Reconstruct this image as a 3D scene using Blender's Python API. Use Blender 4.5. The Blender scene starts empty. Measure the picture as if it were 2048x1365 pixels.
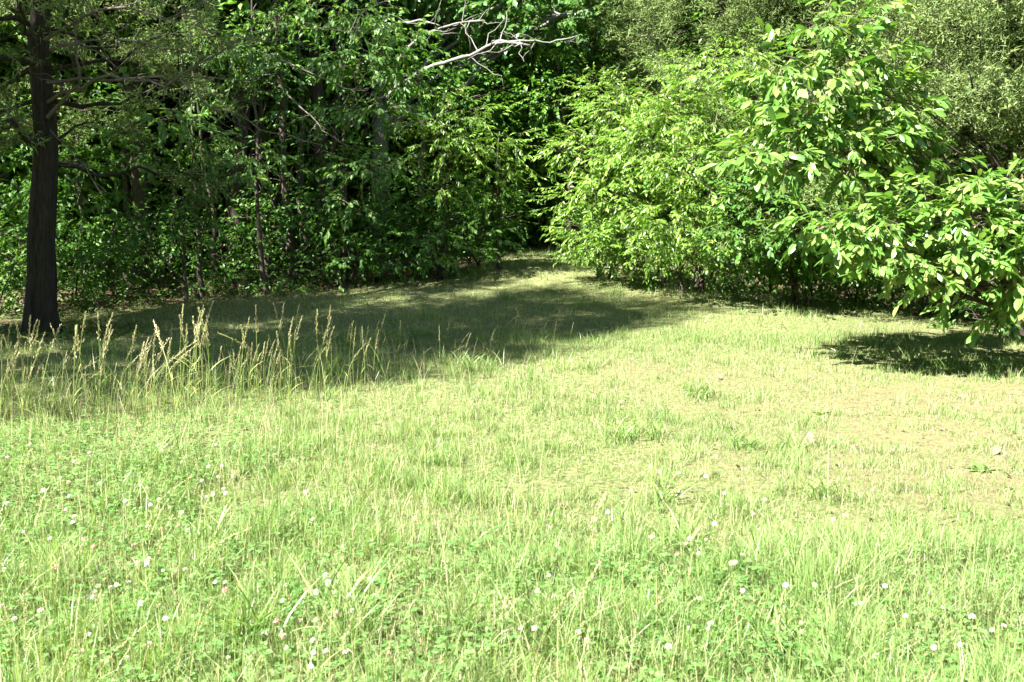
import bpy, math, random
import numpy as np
from mathutils import Vector, Matrix

# ------------------------------------------------------------------ camera, sky, sun, exposure
scene = bpy.context.scene
C = scene.collection
rng = np.random.default_rng(11)
random.seed(5)
F_PX, CAM_H, HORIZON = 1991.0, 1.6, 430.0          # pixels of the 2048 wide frame
PITCH = math.atan((682.5 - HORIZON) / F_PX)

cam_data = bpy.data.cameras.new('camera')
cam = bpy.data.objects.new('camera', cam_data); C.objects.link(cam)
cam.location = (0, 0, CAM_H)
cam.rotation_euler = (math.pi / 2 - PITCH, 0, 0)
cam_data.sensor_width = 36.0
cam_data.lens = 36.0 * F_PX / 2048.0
cam_data.clip_end = 2000
cam_data.dof.use_dof = True
cam_data.dof.focus_distance = 11.0
cam_data.dof.aperture_fstop = 8.0
scene.camera = cam

SUN_EL = math.radians(50)
SH = np.array([0.79, 0.61]); SH = SH / np.linalg.norm(SH)          # way the shadows fall on the ground
SUN_DIR = np.array([SH[0] * math.cos(SUN_EL), SH[1] * math.cos(SUN_EL), -math.sin(SUN_EL)])
world = bpy.data.worlds.new('World'); scene.world = world; world.use_nodes = True
wn = world.node_tree
for n in list(wn.nodes): wn.nodes.remove(n)
sky = wn.nodes.new('ShaderNodeTexSky'); sky.sky_type = 'NISHITA'; sky.sun_disc = False
sky.sun_elevation = SUN_EL; sky.air_density = 0.8; sky.dust_density = 0.4
sky.sun_rotation = -math.atan2(-SH[0], -SH[1])
bg = wn.nodes.new('ShaderNodeBackground'); bg.inputs[1].default_value = 0.05
wo = wn.nodes.new('ShaderNodeOutputWorld')
wn.links.new(sky.outputs[0], bg.inputs[0]); wn.links.new(bg.outputs[0], wo.inputs[0])
sun_data = bpy.data.lights.new('sun', 'SUN'); sun_data.energy = 5.0; sun_data.angle = math.radians(0.53)
sun_data.color = (1.0, 0.965, 0.90)
sun = bpy.data.objects.new('sun', sun_data); C.objects.link(sun)
sun.rotation_euler = Vector(SUN_DIR).to_track_quat('-Z', 'Y').to_euler()
sun.location = (-20, -8, 30)
scene.view_settings.view_transform = 'Standard'
scene.view_settings.look = 'None'
scene.view_settings.exposure = 2.8
scene.view_settings.gamma = 1.0
scene.view_settings.use_curve_mapping = False
cy = scene.cycles
cy.max_bounces = 6; cy.diffuse_bounces = 2; cy.glossy_bounces = 2; cy.transmission_bounces = 4
cy.transparent_max_bounces = 4; cy.caustics_reflective = False; cy.caustics_refractive = False

# ------------------------------------------------------------------ helpers
def smooth(a, b, v):
    t = np.clip((v - a) / (b - a), 0, 1)
    return t * t * (3 - 2 * t)

def ground(x, y):
    x = np.asarray(x, float); y = np.asarray(y, float)
    z = 0.66 * smooth(11, 23, y) * np.exp(-((x - 1.2) / 4.6) ** 2)
    z = z + 0.10 * smooth(14, 22, y)
    z = z + 0.035 * np.sin(x * 0.9 + 1.3) * np.sin(y * 0.7 + .4) * smooth(2, 6, y) + 0.015 * np.sin(x * 2.3 + y * 1.7)
    z = z - 0.10 * smooth(-2.0, -5.0, x) * smooth(8.5, 11, y) * (1 - smooth(15, 18, y))
    z = z + 0.9 * smooth(30, 70, y) + 0.5 * smooth(9, 25, np.abs(x)) * smooth(12, 20, y)
    return z

def at(px, py, d):
    """world point seen at pixel (px, py) of the 2048 wide picture, at distance d along Y"""
    u = (px - 1024) / F_PX; v = (682.5 - py) / F_PX
    dy = math.cos(PITCH) + v * math.sin(PITCH); dz = -math.sin(PITCH) + v * math.cos(PITCH)
    return np.array([u * d / dy, d, CAM_H + dz * d / dy])

def on_ground(px, py):
    p0, p1 = 0.5, 80.0
    for d in np.linspace(1.5, 60, 1200):
        p = at(px, py, d)
        if p[2] <= ground(p[0], p[1]): return p
    return at(px, py, 40)

def tri_mesh(name, V, T, mat=None, shade=False):
    V = np.ascontiguousarray(V, dtype=np.float32).reshape(-1, 3); T = np.ascontiguousarray(T, dtype=np.int32).reshape(-1, 3)
    me = bpy.data.meshes.new(name)
    me.vertices.add(len(V)); me.vertices.foreach_set('co', V.ravel())
    me.loops.add(len(T) * 3); me.loops.foreach_set('vertex_index', T.ravel())
    me.polygons.add(len(T)); me.polygons.foreach_set('loop_start', np.arange(0, len(T) * 3, 3, dtype=np.int32))
    me.update(calc_edges=True)
    me.polygons.foreach_set('use_smooth', np.full(len(T), bool(shade)))
    if mat: me.materials.append(mat)
    return me

def obj(name, me, parent=None, loc=None, kind=None):
    o = bpy.data.objects.new(name, me); C.objects.link(o)
    if parent is not None: o.parent = parent
    if loc is not None: o.location = loc
    if kind: o['kind'] = kind
    return o

def tag(o, label, cat, group=None):
    o['label'] = label; o['category'] = cat
    if group: o['group'] = group
    return o

def thing(name, label, cat, loc, group=None):
    return tag(obj(name, None, None, loc), label, cat, group)

class MB:
    """collects triangles"""
    def __init__(s): s.v = []; s.t = []; s.n = 0
    def add(s, V, T):
        V = np.asarray(V, float).reshape(-1, 3); T = np.asarray(T, int).reshape(-1, 3)
        s.v.append(V); s.t.append(T + s.n); s.n += len(V)
    def tube(s, pts, rad, sides=5):
        pts = np.asarray(pts, float); k = len(pts)
        tan = np.gradient(pts, axis=0); tan /= np.linalg.norm(tan, axis=1, keepdims=True) + 1e-9
        ref = np.array([0.3, 0.9, 0.1]) if abs(tan[0][2]) > .7 else np.array([0.05, 0.1, 1.0])
        a = np.cross(tan, ref); a /= np.linalg.norm(a, axis=1, keepdims=True) + 1e-9
        b = np.cross(tan, a)
        th = np.arange(sides) * 2 * math.pi / sides
        rad = np.broadcast_to(np.asarray(rad, float), (k,)) if np.ndim(rad) < 2 else np.asarray(rad)
        r = rad[:, None] * np.ones((1, sides)) if rad.ndim == 1 else rad
        V = pts[:, None] + r[..., None] * (np.cos(th)[None, :, None] * a[:, None] + np.sin(th)[None, :, None] * b[:, None])
        i = np.arange(k - 1)[:, None] * sides; j = np.arange(sides)[None]; jn = (j + 1) % sides
        q0, q1, q2, q3 = i + j, i + jn, i + sides + jn, i + sides + j
        T = np.concatenate([np.stack([q0, q1, q2], -1).reshape(-1, 3), np.stack([q0, q2, q3], -1).reshape(-1, 3)])
        cap = np.array([[(k - 1) * sides, (k - 1) * sides + m, (k - 1) * sides + m + 1] for m in range(1, sides - 1)])
        s.add(V, np.concatenate([T, cap]))
    def mesh(s, name, mat, shade=False, off=(0, 0, 0)):
        return tri_mesh(name, np.concatenate(s.v) - np.asarray(off), np.concatenate(s.t), mat, shade)

def path(p0, p1, n=7, sag=0.0, wob=0.05):
    p0 = np.asarray(p0, float); p1 = np.asarray(p1, float); t = np.linspace(0, 1, n)[:, None]
    L = np.linalg.norm(p1 - p0)
    w = np.cumsum(rng.normal(0, 1, (n, 3)), axis=0); w = w - w[0] - t * (w[-1] - w[0])
    P = p0 + (p1 - p0) * t + w * wob * L * 0.5
    P[:, 2] += sag * L * 4 * (t * (1 - t))[:, 0]
    return P

# ------------------------------------------------------------------ materials
def new_mat(name):
    m = bpy.data.materials.new(name); m.use_nodes = True
    nt = m.node_tree
    for n in list(nt.nodes): nt.nodes.remove(n)
    return m, nt, nt.nodes, nt.links

def ramp(nodes, stops):
    r = nodes.new('ShaderNodeValToRGB'); e = r.color_ramp.elements
    while len(e) < len(stops): e.new(0.5)
    for el, (p, c) in zip(e, stops): el.position = p; el.color = (*c, 1)
    return r

def leaf_mat(name, stops, trans=0.35, tcol=(1.25, 1.35, .6), rough=0.45, spec=0.5, patch=0.25, scale=1.2):
    m, nt, N, L = new_mat(name)
    geo = N.new('ShaderNodeNewGeometry'); oi = N.new('ShaderNodeObjectInfo')
    tc = N.new('ShaderNodeNewGeometry')
    nz = N.new('ShaderNodeTexNoise'); nz.inputs['Scale'].default_value = scale; nz.inputs['Detail'].default_value = 3
    L.new(tc.outputs['Position'], nz.inputs['Vector'])
    a = N.new('ShaderNodeMath'); a.operation = 'ADD'
    L.new(geo.outputs['Random Per Island'], a.inputs[0]); L.new(oi.outputs['Random'], a.inputs[1])
    fr = N.new('ShaderNodeMath'); fr.operation = 'FRACT'; L.new(a.outputs[0], fr.inputs[0])
    s = N.new('ShaderNodeMath'); s.operation = 'MULTIPLY_ADD'; L.new(nz.outputs['Fac'], s.inputs[0])
    s.inputs[1].default_value = patch * 2; s.inputs[2].default_value = -patch
    k = N.new('ShaderNodeMath'); k.operation = 'ADD'; k.use_clamp = True
    L.new(fr.outputs[0], k.inputs[0]); L.new(s.outputs[0], k.inputs[1])
    r = ramp(N, stops); L.new(k.outputs[0], r.inputs[0])
    p = N.new('ShaderNodeBsdfPrincipled'); p.inputs['Roughness'].default_value = rough
    p.inputs['Specular IOR Level'].default_value = spec
    L.new(r.outputs[0], p.inputs['Base Color'])
    t = N.new('ShaderNodeBsdfTranslucent')
    mx = N.new('ShaderNodeMix'); mx.data_type = 'RGBA'; mx.blend_type = 'MULTIPLY'; mx.inputs[0].default_value = 1
    L.new(r.outputs[0], mx.inputs[6]); mx.inputs[7].default_value = (*tcol, 1)
    L.new(mx.outputs[2], t.inputs[0])
    ms = N.new('ShaderNodeMixShader'); ms.inputs[0].default_value = trans
    L.new(p.outputs[0], ms.inputs[1]); L.new(t.outputs[0], ms.inputs[2])
    o = N.new('ShaderNodeOutputMaterial'); L.new(ms.outputs[0], o.inputs[0])
    return m

def bark_mat(name, c0, c1, scale=(14, 14, 2.2), bump=0.6, patch=None):
    m, nt, N, L = new_mat(name)
    tc = N.new('ShaderNodeTexCoord'); mp = N.new('ShaderNodeMapping'); mp.inputs['Scale'].default_value = scale
    L.new(tc.outputs['Object'], mp.inputs[0])
    nz = N.new('ShaderNodeTexNoise'); nz.inputs['Scale'].default_value = 2.0; nz.inputs['Detail'].default_value = 8
    nz.inputs['Roughness'].default_value = .7; L.new(mp.outputs[0], nz.inputs['Vector'])
    r = ramp(N, [(0.3, c0), (0.7, c1)]); L.new(nz.outputs['Fac'], r.inputs[0])
    p = N.new('ShaderNodeBsdfPrincipled'); p.inputs['Roughness'].default_value = .9
    p.inputs['Specular IOR Level'].default_value = .2
    L.new(r.outputs[0], p.inputs['Base Color'])
    b = N.new('ShaderNodeBump'); b.inputs['Strength'].default_value = bump; b.inputs['Distance'].default_value = .03
    L.new(nz.outputs['Fac'], b.inputs['Height']); L.new(b.outputs[0], p.inputs['Normal'])
    o = N.new('ShaderNodeOutputMaterial'); L.new(p.outputs[0], o.inputs[0])
    return m

def plain_mat(name, col, rough=.8, var=.25, scale=30):
    m, nt, N, L = new_mat(name)
    tc = N.new('ShaderNodeTexCoord'); nz = N.new('ShaderNodeTexNoise'); nz.inputs['Scale'].default_value = scale
    L.new(tc.outputs['Object'], nz.inputs['Vector'])
    r = ramp(N, [(.3, tuple(c * (1 - var) for c in col)), (.7, tuple(min(1, c * (1 + var)) for c in col))])
    L.new(nz.outputs['Fac'], r.inputs[0])
    p = N.new('ShaderNodeBsdfPrincipled'); p.inputs['Roughness'].default_value = rough
    L.new(r.outputs[0], p.inputs['Base Color'])
    o = N.new('ShaderNodeOutputMaterial'); L.new(p.outputs[0], o.inputs[0])
    return m

M = {}
M['broad'] = leaf_mat('broad_leaf', [(0, (.030, .085, .014)), (.55, (.055, .140, .020)), (1, (.095, .200, .028))], .38, rough=.5, spec=.35)
M['dogwood'] = leaf_mat('dogwood_leaf', [(0, (.050, .120, .024)), (.5, (.090, .190, .040)), (1, (.150, .250, .062))], .36, rough=.5, spec=.35)
M['shrub'] = leaf_mat('shrub_leaf', [(0, (.080, .175, .022)), (.55, (.145, .265, .038)), (1, (.225, .335, .060))], .40, rough=.38)
M['bigleaf'] = leaf_mat('magnolia_leaf', [(0, (.070, .165, .028)), (.6, (.125, .235, .045)), (1, (.240, .315, .095))], .36, rough=.36, spec=.5)
M['oak'] = leaf_mat('oak_leaf', [(0, (.040, .110, .022)), (.5, (.070, .160, .034)), (1, (.120, .220, .060))], .36, rough=.38)
M['far'] = leaf_mat('far_leaf', [(0, (.045, .120, .014)), (.5, (.090, .200, .024)), (1, (.140, .255, .035))], .42)
M['cedar'] = leaf_mat('cedar_needles', [(0, (.070, .118, .034)), (.55, (.138, .195, .062)), (1, (.230, .280, .105))], .32, tcol=(1.1, 1.15, .7), rough=.7, spec=.2)
M['under'] = leaf_mat('undergrowth_leaf', [(0, (.030, .085, .014)), (.6, (.065, .150, .022)), (1, (.110, .200, .032))], .35)
M['grass'] = leaf_mat('grass_blade', [(0, (.090, .180, .038)), (.4, (.155, .255, .068)), (.75, (.225, .305, .105)), (1, (.335, .345, .170))], .40, rough=.42, spec=.5, patch=.32, scale=.9)
M['dry'] = leaf_mat('dry_grass_blade', [(0, (.165, .215, .080)), (.4, (.240, .265, .120)), (.75, (.330, .320, .190)), (1, (.430, .395, .270))], .30, tcol=(1.1, 1.05, .8), rough=.7, spec=.2, patch=.3, scale=.9)
M['clover'] = leaf_mat('clover_leaf', [(0, (.060, .155, .035)), (.6, (.110, .215, .055)), (1, (.170, .260, .085))], .35, rough=.5, spec=.3)
M['litter'] = leaf_mat('dead_leaf', [(0, (.060, .044, .030)), (.5, (.140, .105, .072)), (1, (.210, .165, .115))], .15, tcol=(1, .9, .8), rough=.8, spec=.2)
M['stalk'] = leaf_mat('stalk_green', [(0, (.170, .250, .050)), (.6, (.260, .310, .085)), (1, (.360, .340, .130))], .25, rough=.5)
M['seed'] = leaf_mat('seed_head', [(0, (.300, .290, .130)), (.5, (.440, .390, .220)), (1, (.540, .470, .310))], .30, tcol=(1.05, 1, .8), rough=.8)
M['seed_dark'] = leaf_mat('seed_head_brown', [(0, (.20, .13, .08)), (1, (.34, .24, .16))], .25, tcol=(1, .9, .8), rough=.8)
M['petal'] = leaf_mat('clover_petal', [(0, (.62, .55, .47)), (.5, (.78, .74, .68)), (1, (.84, .81, .76))], .3, tcol=(1, 1, 1), rough=.7)
M['petal_old'] = leaf_mat('clover_petal_faded', [(0, (.34, .19, .13)), (.6, (.55, .38, .30)), (1, (.72, .62, .54))], .3, tcol=(1, 1, 1), rough=.8)
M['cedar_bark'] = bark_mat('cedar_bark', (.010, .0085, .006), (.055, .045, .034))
M['dead_wood'] = bark_mat('dead_wood', (.07, .058, .046), (.20, .17, .145), (20, 20, 20), .2)
M['bark'] = bark_mat('grey_brown_bark', (.035, .027, .021), (.110, .088, .070), (10, 10, 3))
M['oak_bark'] = bark_mat('pale_oak_bark', (.080, .074, .066), (.260, .245, .222), (12, 12, 12), .4)
M['twig'] = bark_mat('twig_bark', (.12, .09, .06), (.24, .19, .13), (20, 20, 20), .1)

def ground_mat():
    m, nt, N, L = new_mat('meadow_soil')
    geo = N.new('ShaderNodeNewGeometry')
    def noise(scale, detail=5, rough=.6):
        n = N.new('ShaderNodeTexNoise'); n.inputs['Scale'].default_value = scale; n.inputs['Detail'].default_value = detail
        n.inputs['Roughness'].default_value = rough; L.new(geo.outputs['Position'], n.inputs['Vector']); return n
    n1, n2, n3 = noise(28, 8, .75), noise(.55, 4), noise(11, 8, .72)
    straw = ramp(N, [(.34, (.020, .024, .010)), (.46, (.095, .112, .038)), (.58, (.190, .195, .090)), (.72, (.090, .138, .034))])
    L.new(n1.outputs['Fac'], straw.inputs[0])
    moss = ramp(N, [(.3, (.060, .048, .024)), (.5, (.180, .150, .080)), (.7, (.120, .155, .060))])
    L.new(n3.outputs['Fac'], moss.inputs[0])
    litter = ramp(N, [(.3, (.045, .030, .020)), (.5, (.120, .080, .052)), (.72, (.240, .175, .120))])
    L.new(n1.outputs['Fac'], litter.inputs[0])
    at1 = N.new('ShaderNodeAttribute'); at1.attribute_name = 'bare'
    at2 = N.new('ShaderNodeAttribute'); at2.attribute_name = 'wood'
    def wobble(a, amp):
        s = N.new('ShaderNodeMath'); s.operation = 'MULTIPLY_ADD'; L.new(n2.outputs['Fac'], s.inputs[0])
        s.inputs[1].default_value = amp; s.inputs[2].default_value = -amp / 2
        k = N.new('ShaderNodeMath'); k.operation = 'ADD'; k.use_clamp = True
        L.new(a.outputs['Fac'], k.inputs[0]); L.new(s.outputs[0], k.inputs[1]); return k
    mxs = []
    for fac, b in ((wobble(at1, .9), moss), (wobble(at2, .3), litter)):
        mx = N.new('ShaderNodeMix'); mx.data_type = 'RGBA'
        L.new(fac.outputs[0], mx.inputs[0]); L.new((mxs[-1].outputs[2] if mxs else straw.outputs[0]), mx.inputs[6]); L.new(b.outputs[0], mx.inputs[7])
        mxs.append(mx)
    p = N.new('ShaderNodeBsdfPrincipled'); p.inputs['Roughness'].default_value = .95; p.inputs['Specular IOR Level'].default_value = .1
    L.new(mxs[-1].outputs[2], p.inputs['Base Color'])
    b = N.new('ShaderNodeBump'); b.inputs['Strength'].default_value = .9; b.inputs['Distance'].default_value = .03
    L.new(n1.outputs['Fac'], b.inputs['Height']); L.new(b.outputs[0], p.inputs['Normal'])
    o = N.new('ShaderNodeOutputMaterial'); L.new(p.outputs[0], o.inputs[0])
    return m

# ------------------------------------------------------------------ where the meadow ends
EDGE_X = np.array([-30, -9, -7.4, -5.5, -4, -2.5, -1.5, -.4, .3, 1.5, 2.6, 3.4, 4.2, 5.4, 6.2, 6.9, 8, 12, 30])
EDGE_Y = np.array([15.0, 15.6, 16.6, 17.6, 18.0, 18.8, 19.6, 21.0, 23.5, 23.5, 22.2, 20.2, 18.6, 17.6, 16.0, 13.0, 11.2, 8, 6])
def wood(x, y):
    """0 in the meadow, 1 under the trees"""
    e = np.interp(x, EDGE_X, EDGE_Y) + .35 * np.sin(np.asarray(x) * 2.1) + .2 * np.sin(np.asarray(x) * 5.3)
    f = smooth(-.5, .7, np.asarray(y) - e)
    track = np.exp(-((np.asarray(x) - .9) / .9) ** 2) * smooth(33, 26, np.asarray(y))
    left = smooth(1.9, 1.0, np.hypot((np.asarray(x) + 7.2) / 1.3, np.asarray(y) - 14.3)) * .9
    return np.clip(np.maximum(f - track, left), 0, 1)
def vnoise(x, y, s, seed=0):
    r = np.random.default_rng(seed); g = r.random((64, 64))
    x = np.asarray(x) * s + 100; y = np.asarray(y) * s + 100
    xi = np.floor(x).astype(int); yi = np.floor(y).astype(int); fx = x - xi; fy = y - yi
    fx = fx * fx * (3 - 2 * fx); fy = fy * fy * (3 - 2 * fy)
    G = lambda a, b: g[a % 64, b % 64]
    return (G(xi, yi) * (1 - fx) + G(xi + 1, yi) * fx) * (1 - fy) + (G(xi, yi + 1) * (1 - fx) + G(xi + 1, yi + 1) * fx) * fy
def bare(x, y):
    """dry mossy ground on the drier side of the meadow"""
    u = x / y
    b = .75 * smooth(.20, .36, u) * smooth(4.6, 6.0, y) * smooth(11.5, 8.5, y)
    b = np.maximum(b, .45 * smooth(.0, .2, u) * smooth(4.8, 6.5, y) * smooth(13, 10, y))
    return np.clip(b + .35 * (vnoise(x, y, .8, 3) - .55) * smooth(5, 7, y), 0, 1)
def lush(x, y):
    """1 where the long green grass and clover stand"""
    u = x / y
    l = smooth(.02, -.22, u - .02 * (y - 4)) * smooth(10.5, 7.0, y)
    l = np.maximum(l, smooth(5.0, 4.0, y + .5 * vnoise(x, y, 1.1, 8)) * .8)
    return np.clip(l + .5 * (vnoise(x, y, .9, 4) - .5), 0, 1)

# ------------------------------------------------------------------ ground sheet
def build_ground():
    gx = np.concatenate([[-400, -220, -120, -70, -45], np.arange(-30, 30.01, .3), [45, 70, 120, 220, 400]])
    gy = np.concatenate([[-200, -80, -30, -12, -4], np.arange(0, 46.01, .3), [50, 58, 70, 100, 160, 280, 500]])
    X, Y = np.meshgrid(gx, gy); Z = ground(X, Y)
    V = np.stack([X, Y, Z], -1).reshape(-1, 3); w = len(gx); h = len(gy)
    i = (np.arange(h - 1)[:, None] * w + np.arange(w - 1)[None]).ravel()
    T = np.concatenate([np.stack([i, i + 1, i + w + 1], -1), np.stack([i, i + w + 1, i + w], -1)])
    me = tri_mesh('ground', V, T, ground_mat(), True)
    for nm, f in (('bare', bare(V[:, 0], np.maximum(V[:, 1], .5))), ('wood', wood(V[:, 0], V[:, 1]))):
        a = me.attributes.new(nm, 'FLOAT', 'POINT'); a.data.foreach_set('value', f.astype(np.float32))
    o = obj('ground', me, kind='structure')
    return o
build_ground()

# ------------------------------------------------------------------ leaves
def leaf_shape(L, W, rows=1, fold=.18, droop=.12, wide=.5):
    """a leaf along +X with a folded midrib; 2 + 4 (rows - 1) + 2 triangles"""
    v = [(0, 0, 0)]
    for i in range(rows):
        t = (i + 1) / (rows + 1); hw = W / 2 * math.sin(math.pi * t ** (math.log(.5) / math.log(wide))) ** .8
        z = -droop * L * t * t; u = fold * hw
        v += [(L * t, hw, z + u), (L * t, 0, z), (L * t, -hw, z + u)]
    v.append((L, 0, -droop * L)); tip = len(v) - 1
    t = [(0, 2, 1), (0, 3, 2)]
    for i in range(rows - 1):
        a = 1 + 3 * i; b = a + 3
        t += [(a, a + 1, b + 1), (a, b + 1, b), (a + 1, a + 2, b + 2), (a + 1, b + 2, b + 1)]
    a = 1 + 3 * (rows - 1)
    t += [(a, a + 1, tip), (a + 1, a + 2, tip)]
    return np.array(v, float), np.array(t)

def frames(X, up):
    X = X / (np.linalg.norm(X, axis=1, keepdims=True) + 1e-9)
    Y = np.cross(up, X); Y /= np.linalg.norm(Y, axis=1, keepdims=True) + 1e-9
    Z = np.cross(X, Y)
    return np.stack([X, Y, Z], -1)                      # columns

def rotx(a):
    c, s, o, z = np.cos(a), np.sin(a), np.ones_like(a), np.zeros_like(a)
    return np.stack([np.stack([o, z, z], -1), np.stack([z, c, -s], -1), np.stack([z, s, c], -1)], -2)

SPECIES = {
    # leaf length, width, leaves per spray, twig length, rows, droop of leaves (radians), widest point, whorled
    'broad':   (.105, .055, 9, .38, 1, .45, .5, 0),
    'dogwood': (.115, .058, 8, .36, 1, .75, .5, 0),
    'shrub':   (.094, .033, 11, .32, 1, .55, .5, 0),
    'oak':     (.150, .085, 8, .36, 2, .35, .6, 0),
    'far':     (.150, .080, 9, .55, 1, .45, .5, 0),
    'bigleaf': (.138, .054, 9, .27, 4, .55, .58, 1),
}
def spray_leaves(species, pos, dirv, scale):
    """leaf frames for sprays at pos pointing along dirv: returns base points (n,3), frames (n,3,3) times the leaf size"""
    L, W, n, tl, rows, droop, wide, whorl = SPECIES[species]
    S = len(pos)
    up = np.array([0, 0, 1.0]) + rng.normal(0, .28, (S, 3))
    Fr = frames(dirv, up)
    i = np.arange(n)
    if whorl:
        t = np.clip(.25 + .75 * (i + .5) / n, 0, 1)[None] * np.ones((S, 1))
        az = (i * 2.4)[None] + rng.normal(0, .3, (S, n))
        spread = (1.15 - .65 * t) + rng.normal(0, .15, (S, n))
        d = np.stack([np.cos(spread), np.sin(spread) * np.cos(az), .55 * np.sin(spread) * np.sin(az)], -1)
    else:
        t = ((i + .7) / n)[None] * np.ones((S, 1))
        side = np.where(i % 2 == 0, 1, -1)[None]
        az = side * (1.05 - .75 * t) + rng.normal(0, .22, (S, n))
        d = np.stack([np.cos(az), np.sin(az), rng.normal(0, .18, (S, n))], -1)
    base = np.stack([tl * t, 0 * t, -.12 * tl * t * t], -1) * scale[:, None, None]
    base = pos[:, None] + np.einsum('sij,snj->sni', Fr, base)
    D = np.einsum('sij,snj->sni', Fr, d)
    D[..., 2] -= droop * rng.uniform(.3, 1.3, (S, n))
    base = base.reshape(-1, 3); D = D.reshape(-1, 3)
    lf = frames(D, np.array([0, 0, 1.0]) + rng.normal(0, .45, (len(D), 3)))
    sz = np.repeat(scale, n) * rng.uniform(.7, 1.2, len(D))
    tips = pos + np.einsum('sij,sj->si', Fr, np.stack([tl * scale, 0 * scale, -.12 * tl * scale], -1))
    return base, lf * sz[:, None, None], tips

def bake(protoV, protoT, pos, Fm):
    V = pos[:, None] + np.einsum('nij,vj->nvi', Fm, protoV)
    T = protoT[None] + (np.arange(len(pos)) * len(protoV))[:, None, None]
    return V.reshape(-1, 3), T.reshape(-1, 3)

LEAFMESH = {}
def leaf_mesh(species, mat):
    if species not in LEAFMESH:
        L, W, n, tl, rows, droop, wide, whorl = SPECIES[species]
        LEAFMESH[species] = [tri_mesh('leaf', *leaf_shape(L, W * k, max(2, rows), .22, dr, wide), M[mat], rows > 1) for k, dr in ((1, .10), (.88, .2), (1.1, .04))]
    return LEAFMESH[species]

def lobe(px, py, d, rx, ry, dens=1.0):
    """a foliage mass: centre on the ray through the pixel at distance d, radii given in pixels at that distance"""
    c = at(px, py, d); k = d / F_PX
    return (c, np.array([rx * k, max(rx, ry) * k * .75, ry * k]), dens)

def auto_lobes(x, y, h0, h1, R, n, dens=1.0, flat=.5):
    out = []
    z0 = float(ground(x, y))
    for i in range(n):
        t = (i + .5) / n; z = z0 + h0 + (h1 - h0) * t
        a = i * 2.4 + rng.normal(0, .4); q = R * (1 - .55 * max(0, t - .5) * 2) * rng.uniform(.45, .85)
        r = R * rng.uniform(.38, .58)
        out.append((np.array([x + math.cos(a) * q, y + math.sin(a) * q, z]), np.array([r, r, r * flat]), dens))
    return out

def fill_lobe(c, r, dens, k, face=None):
    """spray positions and directions through a lobe, denser near its skin"""
    n = max(6, int(k * dens * (r[0] * r[1] + r[1] * r[2] + r[0] * r[2])))
    u = rng.normal(0, 1, (n, 3)); u /= np.linalg.norm(u, axis=1, keepdims=True)
    q = rng.uniform(.15, 1, n) ** .55
    bump = 1 + .28 * np.sin(u[:, 0] * 5 + c[0]) * np.sin(u[:, 2] * 6 + c[1]) + .2 * np.sin(u[:, 1] * 9 + c[2] * 3)
    p = c + u * r * (q * bump)[:, None]
    d = u * np.array([1, 1, .45]) + rng.normal(0, .35, (n, 3))
    d[:, 2] -= .12
    return p, d

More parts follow.
